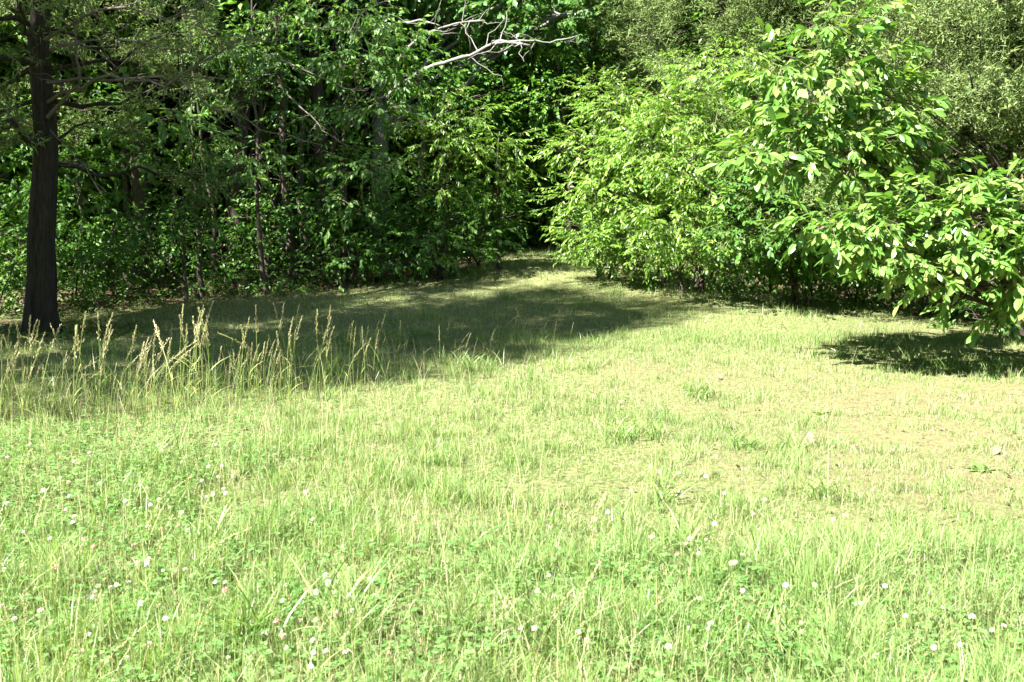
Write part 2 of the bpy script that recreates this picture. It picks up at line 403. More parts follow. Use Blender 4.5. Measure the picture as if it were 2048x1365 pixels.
def make_tree(name, label, cat, base, trunk_h, trunk_r, lobes, species, bark='bark', group=None, lean=(0, 0), k=30, scale=1.0,
              leaf_parts=0, twigs=False, stems=1, bmat=None, sub=5, crown_mat=None):
    bx, by = base; bz = float(ground(bx, by))
    B = np.array([bx, by, bz])
    root = thing(name, label, cat, tuple(B), group)
    mb = MB(); bm_ = M[bark]
    top = B + np.array([lean[0], lean[1], trunk_h])
    # trunk(s)
    trunks = []
    for s in range(stems):
        off = np.array([rng.normal(0, .12), rng.normal(0, .12), 0]) if stems > 1 else np.zeros(3)
        tt = top + (np.array([rng.normal(0, .35), rng.normal(0, .3), rng.normal(0, .2)]) if stems > 1 else 0)
        P = path(B + off - np.array([0, 0, .12]), tt, 12, 0, .016)
        t = np.linspace(0, 1, 12); rr = trunk_r * (1 - .72 * t) * (1 + .45 * np.exp(-t * 14))
        m = MB(); m.tube(P, rr, 10 if trunk_r > .12 else 7)
        obj('trunk' if stems == 1 else 'stem', m.mesh('trunk', bm_, True, B), root)
        trunks.append((P, rr))
    # a branch for each lobe, with its branchlets
    ps, ds, ids, brs = [], [], [], []
    for (c, r, dens) in lobes:
        P, rr = trunks[rng.integers(len(trunks))]
        hz = np.hypot(*(c[:2] - B[:2]))
        j = int(np.argmin(np.abs(P[:, 2] - (c[2] - .35 * hz - .1 * trunk_h))))
        j = max(1, min(j, len(P) - 2))
        m = MB(); bp = path(P[j], c, 8, .06, .06)
        r0 = min(rr[j] * .6, .012 + .012 * np.linalg.norm(c - P[j])); m.tube(bp, np.linspace(r0, max(.005, r0 * .35), 8), 5)
        for q in range(sub):
            u = rng.normal(0, 1, 3); u /= np.linalg.norm(u); e = c + u * r * .8
            m.tube(path(bp[rng.integers(3, 8)], e, 5, .04, .08), np.linspace(max(.005, r0 * .4), .003, 5), 3)
        brs.append(obj('branch', m.mesh('branch', M[bmat or bark], True, B), root))
        p, d = fill_lobe(c, r, dens, k); ps.append(p); ds.append(d); ids.append(np.full(len(p), len(brs) - 1))
    pos = np.concatenate(ps); dv = np.concatenate(ds)
    keep = pos[:, 2] > ground(pos[:, 0], pos[:, 1]) + .12
    pos, dv = pos[keep], dv[keep]; own = np.repeat(np.concatenate(ids)[keep], SPECIES[species][2])
    sc = scale * rng.uniform(.75, 1.25, len(pos)) * rng.uniform(.8, 1.2, len(lobes))[np.concatenate(ids)[keep]]
    lb, lf, tips = spray_leaves(species, pos, dv, sc)
    if twigs:
        w = .004; Vt = []
        side = np.cross(tips - pos, np.array([.2, .3, 1.0])); side /= np.linalg.norm(side, axis=1, keepdims=True) + 1e-9
        up = np.array([0, 0, w])
        Vt = np.stack([pos + side * w, pos - side * w, pos + up, tips], 1) - B
        Tt = np.array([[0, 1, 3], [1, 2, 3], [2, 0, 3]])[None] + (np.arange(len(pos)) * 4)[:, None, None]
        obj('twigs', tri_mesh('twigs', Vt, Tt, M['twig']), root, kind='stuff')
    mat = crown_mat or species
    if leaf_parts:
        view = np.linalg.norm(lb - np.array([0, 0, CAM_H]), axis=1)
        px = 1024 + F_PX * lb[:, 0] / lb[:, 1]
        score = view + np.where((px > 2060) | (px < -10), 50, 0) + rng.uniform(0, .9, len(lb))
        idx = np.argsort(score); mine, rest = idx[:leaf_parts], idx[leaf_parts:]
        meshes = leaf_mesh(species, mat)
        for q in mine:
            o = bpy.data.objects.new('leaf', meshes[q % 3]); C.objects.link(o); o.parent = brs[own[q]]
            F = lf[q]; p = lb[q] - B
            o.matrix_basis = Matrix(((F[0, 0], F[0, 1], F[0, 2], p[0]), (F[1, 0], F[1, 1], F[1, 2], p[1]), (F[2, 0], F[2, 1], F[2, 2], p[2]), (0, 0, 0, 1)))
        lb, lf = lb[rest], lf[rest]
    L, W, n, tl, rows, droop, wide, whorl = SPECIES[species]
    V, T = bake(*leaf_shape(L, W, rows, .22, .12, wide), lb, lf)
    obj('crown', tri_mesh('crown', V - B, T, M[mat], rows > 1), root, kind='stuff')
    return root

def copy_tree(root, loc, rz, s, label=None, group=None):
    r = root.copy(); C.objects.link(r); r.location = loc; r.rotation_euler = (0, 0, rz); r.scale = (s, s, s)
    if label: r['label'] = label
    if group: r['group'] = group
    for ch in list(root.children):
        c = ch.copy(); C.objects.link(c); c.parent = r
    return r

# ------------------------------------------------------------------ red cedars
def cedar_spray():
    v, t = [], []
    r = np.random.default_rng(3)
    for b in range(11):
        tb = (b + .5) / 11; az = (1 if b % 2 else -1) * r.uniform(.5, 1.0); ln = .14 * (1.1 - .5 * tb) * r.uniform(.7, 1.2)
        o = np.array([.30 * tb, 0, r.normal(0, .012)]); d = np.array([math.cos(az), math.sin(az), r.normal(0, .25)])
        for q in range(5):
            p = o + d * ln * (q + .4) / 5; e = d * .5 + r.normal(0, .55, 3); e /= np.linalg.norm(e)
            w = np.cross(e, r.normal(0, 1, 3)); w /= np.linalg.norm(w); l = r.uniform(.035, .07)
            i = len(v); v += [p + w * .0065, p - w * .0065, p + e * l]; t.append((i, i + 1, i + 2))
    return np.array(v), np.array(t)
CS_V, CS_T = cedar_spray()

def cedar(name, label, base, height, trunk_r, z0, z1, R, nb, group=None, per=26, dead=(), lean=(0, 0), profile=None, az_bias=None, scale=1.0):
    bx, by = base; bz = float(ground(bx, by)); B = np.array([bx, by, bz])
    root = thing(name, label, 'tree', tuple(B), group)
    P = path(B - np.array([0, 0, .15]), B + np.array([lean[0], lean[1], height]), 22, 0, .005)
    t = np.linspace(0, 1, 22); rr = trunk_r * (1 - .93 * t ** 1.35) * (1 + .4 * np.exp(-t * 22))
    ns = 36; th = np.arange(ns) * 2 * math.pi / ns; ridge = rng.normal(0, .055, ns)
    flute = 1 + .10 * np.sin(th[None] * 3 + t[:, None] * 5) + .06 * np.sin(th[None] * 7 + 1.3) + ridge[None] + rng.normal(0, .03, (22, ns)) + .3 * np.exp(-t[:, None] * 45) * np.clip(np.sin(th[None] * 5 + .6), 0, 1)
    m = MB(); m.tube(P, rr[:, None] * flute, ns)
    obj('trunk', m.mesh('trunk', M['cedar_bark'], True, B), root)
    ps, ds = [], []
    for i in range(nb):
        f = (i + rng.uniform(.2, .8)) / nb; z = z0 + (z1 - z0) * f
        a = i * 2.4 + rng.normal(0, .5)
        if az_bias is not None and rng.random() < .5: a = az_bias + rng.normal(0, .7)
        Rr = R * (profile(f) if profile else (1 - .75 * f)) * rng.uniform(.75, 1.15)
        j = min(20, int(z / height * 21)); p0 = P[j] + (P[j + 1] - P[j]) * .5
        e = p0 + np.array([math.cos(a) * Rr, math.sin(a) * Rr, Rr * rng.uniform(-.10, .30)])
        bp = path(p0, e, 9, -.05, .07); r0 = min(rr[j] * .5, .010 + .013 * Rr)
        bm2 = MB(); bm2.tube(bp, np.linspace(r0, .006, 9), 5)
        for q in range(6):
            s = bp[rng.integers(3, 9)]; u = rng.normal(0, 1, 3) * np.array([1, 1, .4]) + (e - p0) / Rr * .8
            e2 = s + u / np.linalg.norm(u) * Rr * rng.uniform(.18, .38); sp = path(s, e2, 5, 0, .1)
            bm2.tube(sp, np.linspace(r0 * .35, .003, 5), 3)
            for w in range(max(1, int(per / 6))):
                ps.append(sp[0] + (sp[-1] - sp[0]) * rng.uniform(.25, 1.05) + rng.normal(0, .09, 3)); ds.append(u / np.linalg.norm(u) + rng.normal(0, .55, 3))
        for w in range(per // 3):
            k = rng.integers(4, 9); ps.append(bp[k] + rng.normal(0, .12, 3)); ds.append((e - p0) / Rr + rng.normal(0, .6, 3))
        obj('branch', bm2.mesh('branch', M['cedar_bark'], True, B), root)
    for (pts, r0) in dead:                                 # bare grey boughs with their side twigs
        bm2 = MB(); pp = []
        for a, b in zip(pts[:-1], pts[1:]): pp += list(path(a, b, 5, .02, .06)[:-1])
        pp.append(np.asarray(pts[-1])); pp = np.array(pp); bm2.tube(pp, np.linspace(r0, .004, len(pp)), 6)
        for q in range(9):
            i0 = rng.integers(2, len(pp) - 1); s = pp[i0]; dirn = pp[-1] - pp[0]; Ln = np.linalg.norm(dirn)
            u = dirn / Ln * .8 + rng.normal(0, .6, 3); e2 = s + u / np.linalg.norm(u) * Ln * rng.uniform(.12, .38)
            sp = path(s, e2, 6, -.03, .12); bm2.tube(sp, np.linspace(r0 * .35, .002, 6), 3)
            for q2 in range(2):
                s2 = sp[rng.integers(1, 5)]; bm2.tube(path(s2, s2 + (u / np.linalg.norm(u) + rng.normal(0, .6, 3)) * Ln * .08, 4, 0, .1), np.linspace(r0 * .16, .0015, 4), 3)
        obj('bare_branch', bm2.mesh('bare_branch', M['dead_wood'], True, B), root)
    ps = np.array(ps); ds = np.array(ds); ds[:, 2] -= .1
    keep = ps[:, 2] > ground(ps[:, 0], ps[:, 1]) + .3
    ps, ds = ps[keep], ds[keep]
    Fr = frames(ds, np.array([0, 0, 1.0]) + rng.normal(0, .5, (len(ps), 3))) * (rng.uniform(.8, 1.4, len(ps)) * scale)[:, None, None]
    V, T = bake(CS_V, CS_T, ps, Fr)
    obj('crown', tri_mesh('crown', V - B, T, M['cedar']), root, kind='stuff')
    return root

def gx(px, d): return (px - 1024) / F_PX * d

# the cedar whose trunk stands in the shade, with bare boughs reaching over the clearing
dead = [
    ([at(95, 205, 14.5), at(220, 150, 13.6), at(330, 175, 13.2), at(470, 85, 12.6), at(560, 80, 12.4)], 0.0279),
    ([at(90, 80, 14.5), at(200, 20, 13.8), at(330, 40, 13.2), at(440, 5, 12.8)], 0.0248),
    ([at(95, 165, 14.4), at(250, 160, 14.0), at(380, 155, 13.6), at(500, 160, 13.0)], 0.0248),
    ([at(100, 100, 14.4), at(180, 80, 14.0), at(290, 85, 13.4), at(420, 120, 13.0), at(540, 60, 12.4)], 0.0217),
    ([at(60, 280, 14.5), at(20, 230, 14.2), at(-30, 190, 14.0)], 0.0186),
    ([at(60, 250, 14.3), at(15, 215, 14.0), at(-40, 200, 13.8)], 0.0155),
    ([at(95, 235, 14.4), at(160, 170, 14.0), at(150, 60, 13.8), at(170, -30, 13.6)], 0.0310),
    ([at(100, 260, 14.4), at(170, 330, 14.0), at(210, 400, 13.8)], 0.0087),
    ([at(360, 160, 13.4), at(430, 220, 13.1), at(520, 260, 12.8), at(640, 290, 12.6)], 0.0136),
]
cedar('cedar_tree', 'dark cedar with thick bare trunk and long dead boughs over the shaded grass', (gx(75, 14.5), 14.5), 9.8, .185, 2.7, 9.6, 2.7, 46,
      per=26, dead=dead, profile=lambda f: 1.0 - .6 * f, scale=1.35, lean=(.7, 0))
# the cedar beside it, out of the picture, whose shade lies on the meadow behind the seeding grass
shade = cedar('cedar_tree', 'tall cedar at the meadow border whose shade lies behind the seeding grass', (-7.8, 8.3), 14.0, .26, 3.6, 13.8, 2.75, 84,
      per=21, profile=lambda f: 1.0 - .5 * f, scale=2.3)
copy_tree(shade, (-10.4, 11.5, 0.0), 2.0, .74, 'unseen cedar added beyond the meadow border to shade the thick bare trunk')  # unseen cedar, added so the bare trunk stays dark
# sunlit cedars on the other side
cedar('cedar_tree', 'sunlit olive cedar with dense fine sprays standing over the large-leaved magnolia', (gx(2060, 13.6), 13.6), 9.5, .16, 1.9, 7.4, 2.6, 84,
      per=46, profile=lambda f: 1.0 - .45 * f, scale=1.15)
c2 = cedar('cedar_tree', 'grey-green cedar rising behind the bright drooping shrubs', (gx(1430, 21.5), 21.5), 10.5, .2, 2.4, 10.2, 2.8, 54, per=42,
      profile=lambda f: 1 - .6 * f, scale=1.35, group='cedars rising behind the bright drooping shrubs')
for px, d, s, rz in ((1620, 20.5, .95, 1.2), (1360, 26.5, 1.1, 2.9), (1800, 19.5, .9, 4.0), (1930, 18, .95, .6), (1720, 22, 1.1, 5.2)):
    copy_tree(c2, (gx(px, d), d, float(ground(gx(px, d), d))), rz, s)

# ------------------------------------------------------------------ large-leaved trees over the dry side
make_tree('magnolia_tree', 'low magnolia branch mass of big glossy leaves hanging over its own shadow', 'tree', (gx(2150, 11.4), 11.4), 2.4, .07,
          [lobe(1900, 440, 10.2, 150, 75), lobe(1730, 445, 10.0, 105, 50), lobe(1800, 505, 9.9, 120, 45), lobe(2010, 545, 9.8, 70, 70), lobe(1990, 410, 10.4, 80, 60),
           lobe(1650, 455, 10.2, 60, 22), lobe(1900, 545, 9.7, 60, 30, .7), lobe(2060, 480, 9.8, 60, 70), lobe(2050, 600, 9.9, 50, 40), lobe(2050, 380, 10.4, 50, 50), lobe(1960, 480, 9.9, 90, 50)], 'bigleaf', 'bark', k=150, leaf_parts=300, twigs=True, lean=(-.5, -.3))
make_tree('magnolia_tree', 'taller magnolia with pale upper leaves spreading above the drooping shrubs', 'tree', (gx(2060, 12.6), 12.6), 2.2, .055,
          [lobe(1680, 300, 10.9, 130, 55), lobe(1550, 310, 10.7, 75, 30), lobe(1620, 190, 11.0, 90, 50, .8), lobe(1570, 130, 10.9, 60, 30, .7), lobe(1690, 120, 11.2, 90, 50, .6),
           lobe(1660, 45, 11.2, 75, 26, .6), lobe(1760, 240, 11.2, 80, 60), lobe(1850, 360, 11.5, 70, 50), lobe(1740, 40, 11.4, 60, 30, .5), lobe(1600, 250, 10.9, 80, 40), lobe(1810, 310, 11.3, 70, 45), lobe(1750, 160, 11.4, 60, 50)],
          'bigleaf', 'bark', k=150, leaf_parts=300, twigs=True, lean=(-.6, -.5))

# ------------------------------------------------------------------ bright drooping shrubs
SH_K = 140
make_tree('drooping_shrub', 'bright green shrub with ferny tips beside the dark track mouth', 'shrub', (gx(1210, 18), 18), 2.6, .03,
          [lobe(1250, 215, 17.6, 90, 50), lobe(1180, 300, 17.6, 80, 50), lobe(1150, 400, 17.4, 62, 45), lobe(1230, 380, 17.0, 90, 60), lobe(1190, 465, 17.2, 80, 30), lobe(1280, 300, 17.0, 90, 60),
           lobe(1260, 470, 16.8, 80, 35), lobe(1200, 190, 18.2, 60, 60), lobe(1200, 500, 17.4, 80, 18), lobe(1290, 505, 17, 70, 20)], 'shrub', k=SH_K, leaf_parts=220, twigs=True, stems=4)
make_tree('drooping_shrub', 'tall bright shrub with layered drooping boughs below the grey-green cedar', 'shrub', (gx(1400, 16.6), 16.6), 3.2, .03,
          [lobe(1410, 150, 15.8, 90, 50), lobe(1340, 230, 15.8, 100, 60), lobe(1450, 250, 15.6, 90, 60), lobe(1370, 330, 15.4, 100, 50), lobe(1440, 380, 15.2, 90, 50), lobe(1340, 430, 15.4, 80, 45),
           lobe(1410, 480, 15.3, 75, 28), lobe(1480, 120, 16.2, 60, 40), lobe(1360, 500, 16.2, 80, 26), lobe(1450, 520, 16.2, 70, 28, .8)], 'shrub', k=SH_K, leaf_parts=220, twigs=True, stems=4)
make_tree('drooping_shrub', 'leafy drooping shrub tucked under the taller magnolia', 'shrub', (gx(1590, 16.0), 16.0), 2.4, .03,
          [lobe(1530, 400, 14.8, 85, 40), lobe(1500, 465, 14.6, 80, 28), lobe(1590, 350, 15.0, 80, 50), lobe(1600, 440, 14.8, 65, 40), lobe(1660, 390, 15.2, 70, 45), lobe(1540, 330, 15.2, 70, 40), lobe(1540, 525, 16, 90, 28, .7), lobe(1650, 520, 16, 80, 34, .7), lobe(1600, 480, 15.6, 80, 40, .7)],
          'broad', k=SH_K, leaf_parts=220, twigs=True, stems=4)
make_tree('drooping_shrub', 'dim green shrub in the shade behind the hanging magnolia leaves', 'shrub', (gx(1850, 15.5), 15.5), 2.4, .03,
          [lobe(1750, 400, 15.0, 90, 60), lobe(1860, 420, 15.0, 110, 80), lobe(1960, 440, 14.5, 90, 90), lobe(1800, 300, 15.2, 90, 60), lobe(1700, 300, 15.6, 90, 60), lobe(1760, 520, 15.2, 90, 40, .6), lobe(1880, 530, 15, 100, 40, .6), lobe(1990, 560, 14, 80, 40, .6)], 'broad', k=60, stems=4)

# ------------------------------------------------------------------ saplings and shrubs across the middle
make_tree('sapling', 'yellow-green pointed sapling crown below the pale oak limb', 'tree', (gx(890, 18.6), 18.6), 3.4, .05,
          [lobe(885, 190, 18.0, 48, 40), lobe(850, 245, 17.9, 72, 32), lobe(930, 235, 18.0, 60, 34), lobe(890, 290, 17.8, 85, 36), lobe(800, 320, 18.2, 60, 34, .7), lobe(880, 370, 17.9, 70, 28, .7)],
          'shrub', k=80, leaf_parts=160, twigs=True)
make_tree('sapling', 'small bright sapling leaning out beside the dark track mouth', 'tree', (gx(1000, 19.2), 19.2), 2.6, .045,
          [lobe(985, 290, 18.6, 60, 26), lobe(1010, 335, 18.4, 62, 28), lobe(950, 345, 18.6, 60, 26, .7), lobe(1000, 400, 18.6, 70, 26, .5)], 'shrub', k=80, leaf_parts=120, twigs=True)
make_tree('low_shrub', 'low leafy shrub lit at the wood edge below the yellow-green sapling', 'shrub', (gx(880, 18.6), 18.6), 1.2, .03,
          [lobe(905, 500, 17.8, 70, 28), lobe(840, 470, 18.0, 60, 30, .7), lobe(950, 460, 18.2, 52, 24, .7), lobe(800, 520, 18.0, 55, 26, .6), lobe(890, 440, 18.4, 70, 30, .5)], 'broad', k=90, leaf_parts=100, twigs=True, stems=4)
make_tree('low_shrub', 'low dark shrub at the wood edge with scattered small leaves', 'shrub', (gx(700, 18.8), 18.8), 1.0, .03,
          [lobe(700, 510, 18.2, 60, 30, .6), lobe(740, 480, 18.6, 60, 40, .5), lobe(640, 520, 18.0, 45, 24, .5)], 'broad', k=80, stems=4)

# ------------------------------------------------------------------ the oak with the pale limbs
oak = make_tree('oak_tree', 'oak with pale grey crooked limbs and lobed leaves high over the track', 'tree', (gx(760, 22.5), 22.5), 9.0, .24,
          [lobe(1120, 30, 20.5, 90, 45), lobe(1000, 10, 20.5, 90, 35), lobe(1180, 20, 20.5, 50, 40), lobe(900, -30, 21, 120, 50), lobe(1080, -60, 21, 140, 60), lobe(800, -80, 22, 140, 70), lobe(1060, 70, 20.8, 60, 18, .7)],
          'oak', 'oak_bark', k=50, twigs=True)
def limb(root, pts, r0, r1, mat, name='limb', twn=8, L0=.7):
    B = np.array(root.location); m = MB(); pp = []
    for a, b in zip(pts[:-1], pts[1:]): pp += list(path(a, b, 5, .01, .05)[:-1])
    pp.append(np.asarray(pts[-1])); pp = np.array(pp); rr = np.linspace(r0, r1, len(pp)) * rng.uniform(.82, 1.2, len(pp)); m.tube(pp, rr, 8)
    for q in range(twn):
        i = rng.integers(len(pp) // 3, len(pp)); u = (pp[-1] - pp[0]); u = u / np.linalg.norm(u) * .5 + rng.normal(0, .7, 3)
        sp = path(pp[i], pp[i] + u / np.linalg.norm(u) * L0 * rng.uniform(.5, 1.3), 6, 0, .12); m.tube(sp, np.linspace(min(r0 * .3, rr[i] * .6), .004, 6), 4)
    obj(name, m.mesh(name, M[mat], True, B), root)
limb(oak, [at(770, 200, 20.8), at(870, 130, 19.3), at(940, 112, 19.0), at(1000, 82, 18.8), at(1060, 92, 18.6)], .048, .022, 'oak_bark')
limb(oak, [at(990, 88, 18.8), at(1040, 82, 18.7), at(1100, 86, 18.7), at(1160, 70, 18.6)], .028, .01, 'oak_bark', twn=5)
limb(oak, [at(770, 170, 20.8), at(810, 100, 20.2), at(860, 65, 19.8), at(910, 48, 19.6), at(970, 42, 19.4)], .042, .016, 'oak_bark')
limb(oak, [at(760, 60, 20.8), at(840, 40, 19.6), at(880, 52, 19.4)], .03, .01, 'oak_bark', twn=3)

# ------------------------------------------------------------------ understorey on the shaded side
US = [
 ('understorey_tree', 'layered understorey tree with rows of hanging lit leaves near the dead twigs', (gx(690, 19.4), 19.4), 4.6, .07,
  [lobe(720, 118, 17.7, 95, 22), lobe(780, 60, 17.9, 85, 26), lobe(760, 222, 17.5, 80, 18), lobe(680, 20, 17.9, 90, 30), lobe(740, 330, 17.5, 75, 20), lobe(660, 230, 17.9, 70, 24, .7), lobe(700, 410, 17.7, 70, 26, .5), lobe(780, 150, 18.3, 70, 30, .6)], 'dogwood', 130),
 ('understorey_tree', 'understorey tree with bright leaf tiers seen between the cedar boughs', (gx(530, 20.0), 20.0), 5.0, .08,
  [lobe(480, 110, 18.3, 90, 30), lobe(430, 70, 18.5, 70, 26), lobe(540, 150, 18.3, 60, 22, .7), lobe(470, 180, 18.3, 70, 22, .8), lobe(560, 40, 18.5, 80, 30), lobe(500, 310, 17.9, 60, 20), lobe(590, 240, 18.3, 60, 26, .6), lobe(560, 350, 18.1, 80, 26, .5)], 'dogwood', 120),
 ('understorey_tree', 'slender tree with blue-green leaves arching behind the cedar trunk', (gx(400, 18.0), 18.0), 3.6, .05,
  [lobe(320, 238, 16.1, 70, 22), lobe(400, 270, 16.1, 60, 22), lobe(350, 300, 16.5, 90, 26, .5), lobe(430, 340, 16.5, 70, 24, .5), lobe(260, 300, 16.5, 80, 40, .5)], 'dogwood', 90),
 ('understorey_tree', 'young tree with pale broad leaves above the leaf litter', (gx(370, 17.2), 17.2), 1.8, .035,
  [lobe(420, 425, 15.5, 55, 28), lobe(330, 455, 15.5, 75, 22), lobe(370, 400, 15.9, 60, 22, .5), lobe(260, 470, 15.5, 70, 40, .5)], 'broad', 70),
 ('understorey_tree', 'dim thin-stemmed tree standing in the deep shade near the low dark shrub', (gx(610, 20.5), 20.5), 5.0, .11,
  [lobe(640, 300, 19.1, 90, 40, .6), lobe(580, 420, 19.1, 80, 40, .5), lobe(640, 400, 18.5, 70, 30, .5), lobe(620, 160, 19.6, 110, 50, .6), lobe(680, 460, 18.7, 60, 30, .4)], 'broad', 0),
 ('understorey_tree', 'leafy tree behind the cedar trunk catching flecks of sun', (gx(180, 18.5), 18.5), 4.2, .06,
  [lobe(150, 330, 16.7, 80, 40, .7), lobe(60, 380, 16.7, 90, 50, .7), lobe(220, 420, 16.5, 80, 40, .6), lobe(20, 250, 17.5, 90, 60, .7), lobe(180, 220, 17.5, 90, 50, .6), lobe(40, 480, 16.3, 90, 40, .7), lobe(230, 500, 16.1, 60, 30, .6)], 'broad', 0),
 ('understorey_tree', 'dark leafy tree filling the space behind the yellow-green sapling', (gx(840, 21.2), 21.2), 5.0, .1,
  [lobe(800, 410, 19.1, 100, 50, .6), lobe(900, 420, 19.1, 90, 50, .6), lobe(960, 410, 19.3, 70, 40, .6), lobe(840, 150, 20.1, 110, 60, .6), lobe(960, 190, 20.6, 90, 60, .6), lobe(780, 470, 18.7, 60, 30, .6)], 'broad', 0),
]
for nm, lab, base, h, r, lb, sp, lp in US:
    make_tree(nm, lab, 'tree', base, h, r, lb, sp, k=85, leaf_parts=lp, twigs=lp > 0)
for i, (px, d, h, r) in enumerate(((430, 18.6, 5, .05), (535, 18.2, 6, .045), (588, 19.2, 7, .10), (345, 19.5, 6, .06), (240, 21, 7, .09), (655, 21.5, 7, .08), (480, 22, 7, .08), (1040, 25, 8, .07), (1075, 30, 10, .1), (1000, 27, 8, .09))):
    x = gx(px, d); make_tree('slim_tree', 'slim bare-stemmed tree with its leaves high in the wood shade', 'tree', (x, d), h, r, auto_lobes(x, d + .8, h * .85, h * 1.1, .9, 4, .5), 'broad', k=22,
                             group='slim trees standing in the wood shade', lean=(rng.normal(0, .4), rng.normal(0, .3)))

for i, (px, d, h) in enumerate(((150, 18.2, 1.5), (250, 18.6, 1.2), (330, 18.9, 1.6), (455, 19.3, 1.5), (540, 19.6, 1.8), (630, 20.0, 1.6), (760, 20.0, 1.7), (830, 19.6, 1.2), (60, 17.6, 1.6), (960, 20.6, 1.5), (-20, 16.8, 1.4))):
    d -= .5; x = gx(px, d); bush = make_tree('edge_bush', 'small leafy bush along the shaded wood edge', 'shrub', (x, d), h * .8, .02, auto_lobes(x, d, .2, h, .95, 6, .8, .55), 'broad', k=55, stems=3, group='small bushes along the shaded wood edge', crown_mat='broad' if i % 2 else 'dogwood')

make_tree('slender_tree', 'pale yellow-green slender tree sunlit in the gap over the track', 'tree', (gx(1150, 21.6), 21.6), 5.2, .045,
          [lobe(1090, 110, 20.7, 42, 34), lobe(1075, 175, 20.6, 40, 34), lobe(1108, 200, 20.5, 44, 34), lobe(1085, 265, 20.5, 46, 30), lobe(1110, 50, 20.9, 44, 34), lobe(1120, 300, 20.3, 40, 30, .7)], 'broad', k=60, lean=(-.5, -.4), crown_mat='far')

for i, (px, d, sc) in enumerate(((1170, 19.6, .8), (1260, 18.4, .8), (1330, 17.6, .7), (1400, 17.2, .75), (1470, 17.0, .7), (1545, 17.2, .85), (1620, 17.0, .9), (1700, 16.8, .9), (1790, 16.2, .9), (1880, 15.4, .9), (1970, 14.4, .9), (2060, 13.2, .9))):
    x = gx(px, d); copy_tree(bush, (x, d, float(ground(x, d)) - .1), i * 1.9, sc, 'low bush in the shade beneath the drooping shrubs and magnolias', 'low bushes beneath the drooping shrubs')

# bare pale twigs hanging at the wood edge
def bare_twig(label, pts, r0, n, L0):
    B = np.asarray(pts[0]); root = thing('dead_branch', label, 'branch', tuple(B))
    limb(root, pts, r0, .003, 'dead_wood', 'bough', n, L0)
bare_twig('forked pale dead twig hanging in front of the layered understorey tree', [at(575, 190, 16.8), at(622, 232, 16.6), at(645, 262, 16.5), at(690, 290, 16.5)], .014, 6, .4)
bare_twig('spray of pale bare twigs pointing at the yellow-green sapling', [at(560, 120, 16.8), at(640, 155, 16.6), at(690, 178, 16.5), at(735, 186, 16.5)], .014, 10, .4)
bare_twig('curled pale dead twig high among the dark leaves', [at(600, 60, 16.8), at(700, 65, 16.6), at(715, 30, 16.6), at(755, 10, 16.6)], .012, 8, .4)

# ------------------------------------------------------------------ trees deep in the wood
def deep_tree(px, d, h0, h1, R, n, dens=1.0, k=24, sp='far', crown=None, lab='tall broadleaf tree standing deep in the wood behind the shrubs', grp='trees standing deep in the wood'):
    x = gx(px, d); return make_tree('broadleaf_tree', lab, 'tree', (x, d), h1 * .85, .17, auto_lobes(x, d, h0, h1, R, n, dens, .6), sp, k=k, group=grp, scale=1.15, crown_mat=crown)
bgA = deep_tree(300, 25, .6, 9.5, 3.2, 20)
bgB = deep_tree(900, 27, .6, 10.5, 3.4, 20)
bgC = deep_tree(1420, 27, .6, 10, 3.4, 20)
protos = [bgA, bgB, bgC]
spots = [(20, 23), (160, 27), (520, 26), (700, 25), (610, 31), (1180, 29), (1300, 33), (1600, 25), (1750, 22), (1950, 22), (2100, 18), (400, 32), (100, 34), (-120, 28), (-150, 21), (820, 34), (980, 38), (1080, 44), (1150, 40), (1500, 33), (1800, 30), (2050, 27), (2200, 23), (250, 40), (550, 41), (750, 44), (1300, 45), (1650, 40), (1950, 38), (1010, 50), (1120, 52), (900, 50), (-300, 36), (2350, 32)]
for i, (px, d) in enumerate(spots):
    x = gx(px, d); copy_tree(protos[i % 3], (x, d, float(ground(x, d)) - .05), i * 1.7, .9 + .35 * ((i * 37) % 10) / 10)
# high crowns added over the shaded side to keep the wood dark, and the wood's edge behind the cedars beyond the frame
hx = [(-11.5, 19.5, 4.5, 13), (-6.0, 21.8, 5.2, 13), (-8.0, 21.0, 5.0, 13), (-4.5, 22.5, 5.5, 13.5), (-1.5, 23.5, 6, 13.5), (-12, 23, 4, 13)]
hp = None
for i, (x, y, h0, h1) in enumerate(hx):
    if hp is None or i == 2:
        hp = make_tree('broadleaf_tree', 'high-crowned broadleaf tree added to shade the wood floor behind the cedar', 'tree', (x, y), h1 * .8, .2, auto_lobes(x, y, h0, h1, 3.2, 16, 1.0, .5), 'far', k=20, group='high-crowned trees over the shaded wood floor', scale=1.4)
    else: copy_tree(hp, (x, y, float(ground(x, y))), i * 2.1, 1.0)

for i, (x, y) in enumerate(((13, 4), (15, -2), (11, -9), (5, -13), (-2, -15), (14, 9), (18, 3), (9, -15), (-9, -16), (-17, -12), (-21, -4), (-22, 6), (17, 15))):  # ring of trees added out of view to cut the skylight
    copy_tree(protos[i % 3], (x, y, float(ground(x, y)) - .05), i * 1.3, 1.15 + .3 * ((i * 7) % 5) / 5, 'unseen tall broadleaf tree added round the meadow to block open sky', 'unseen trees added round the meadow')

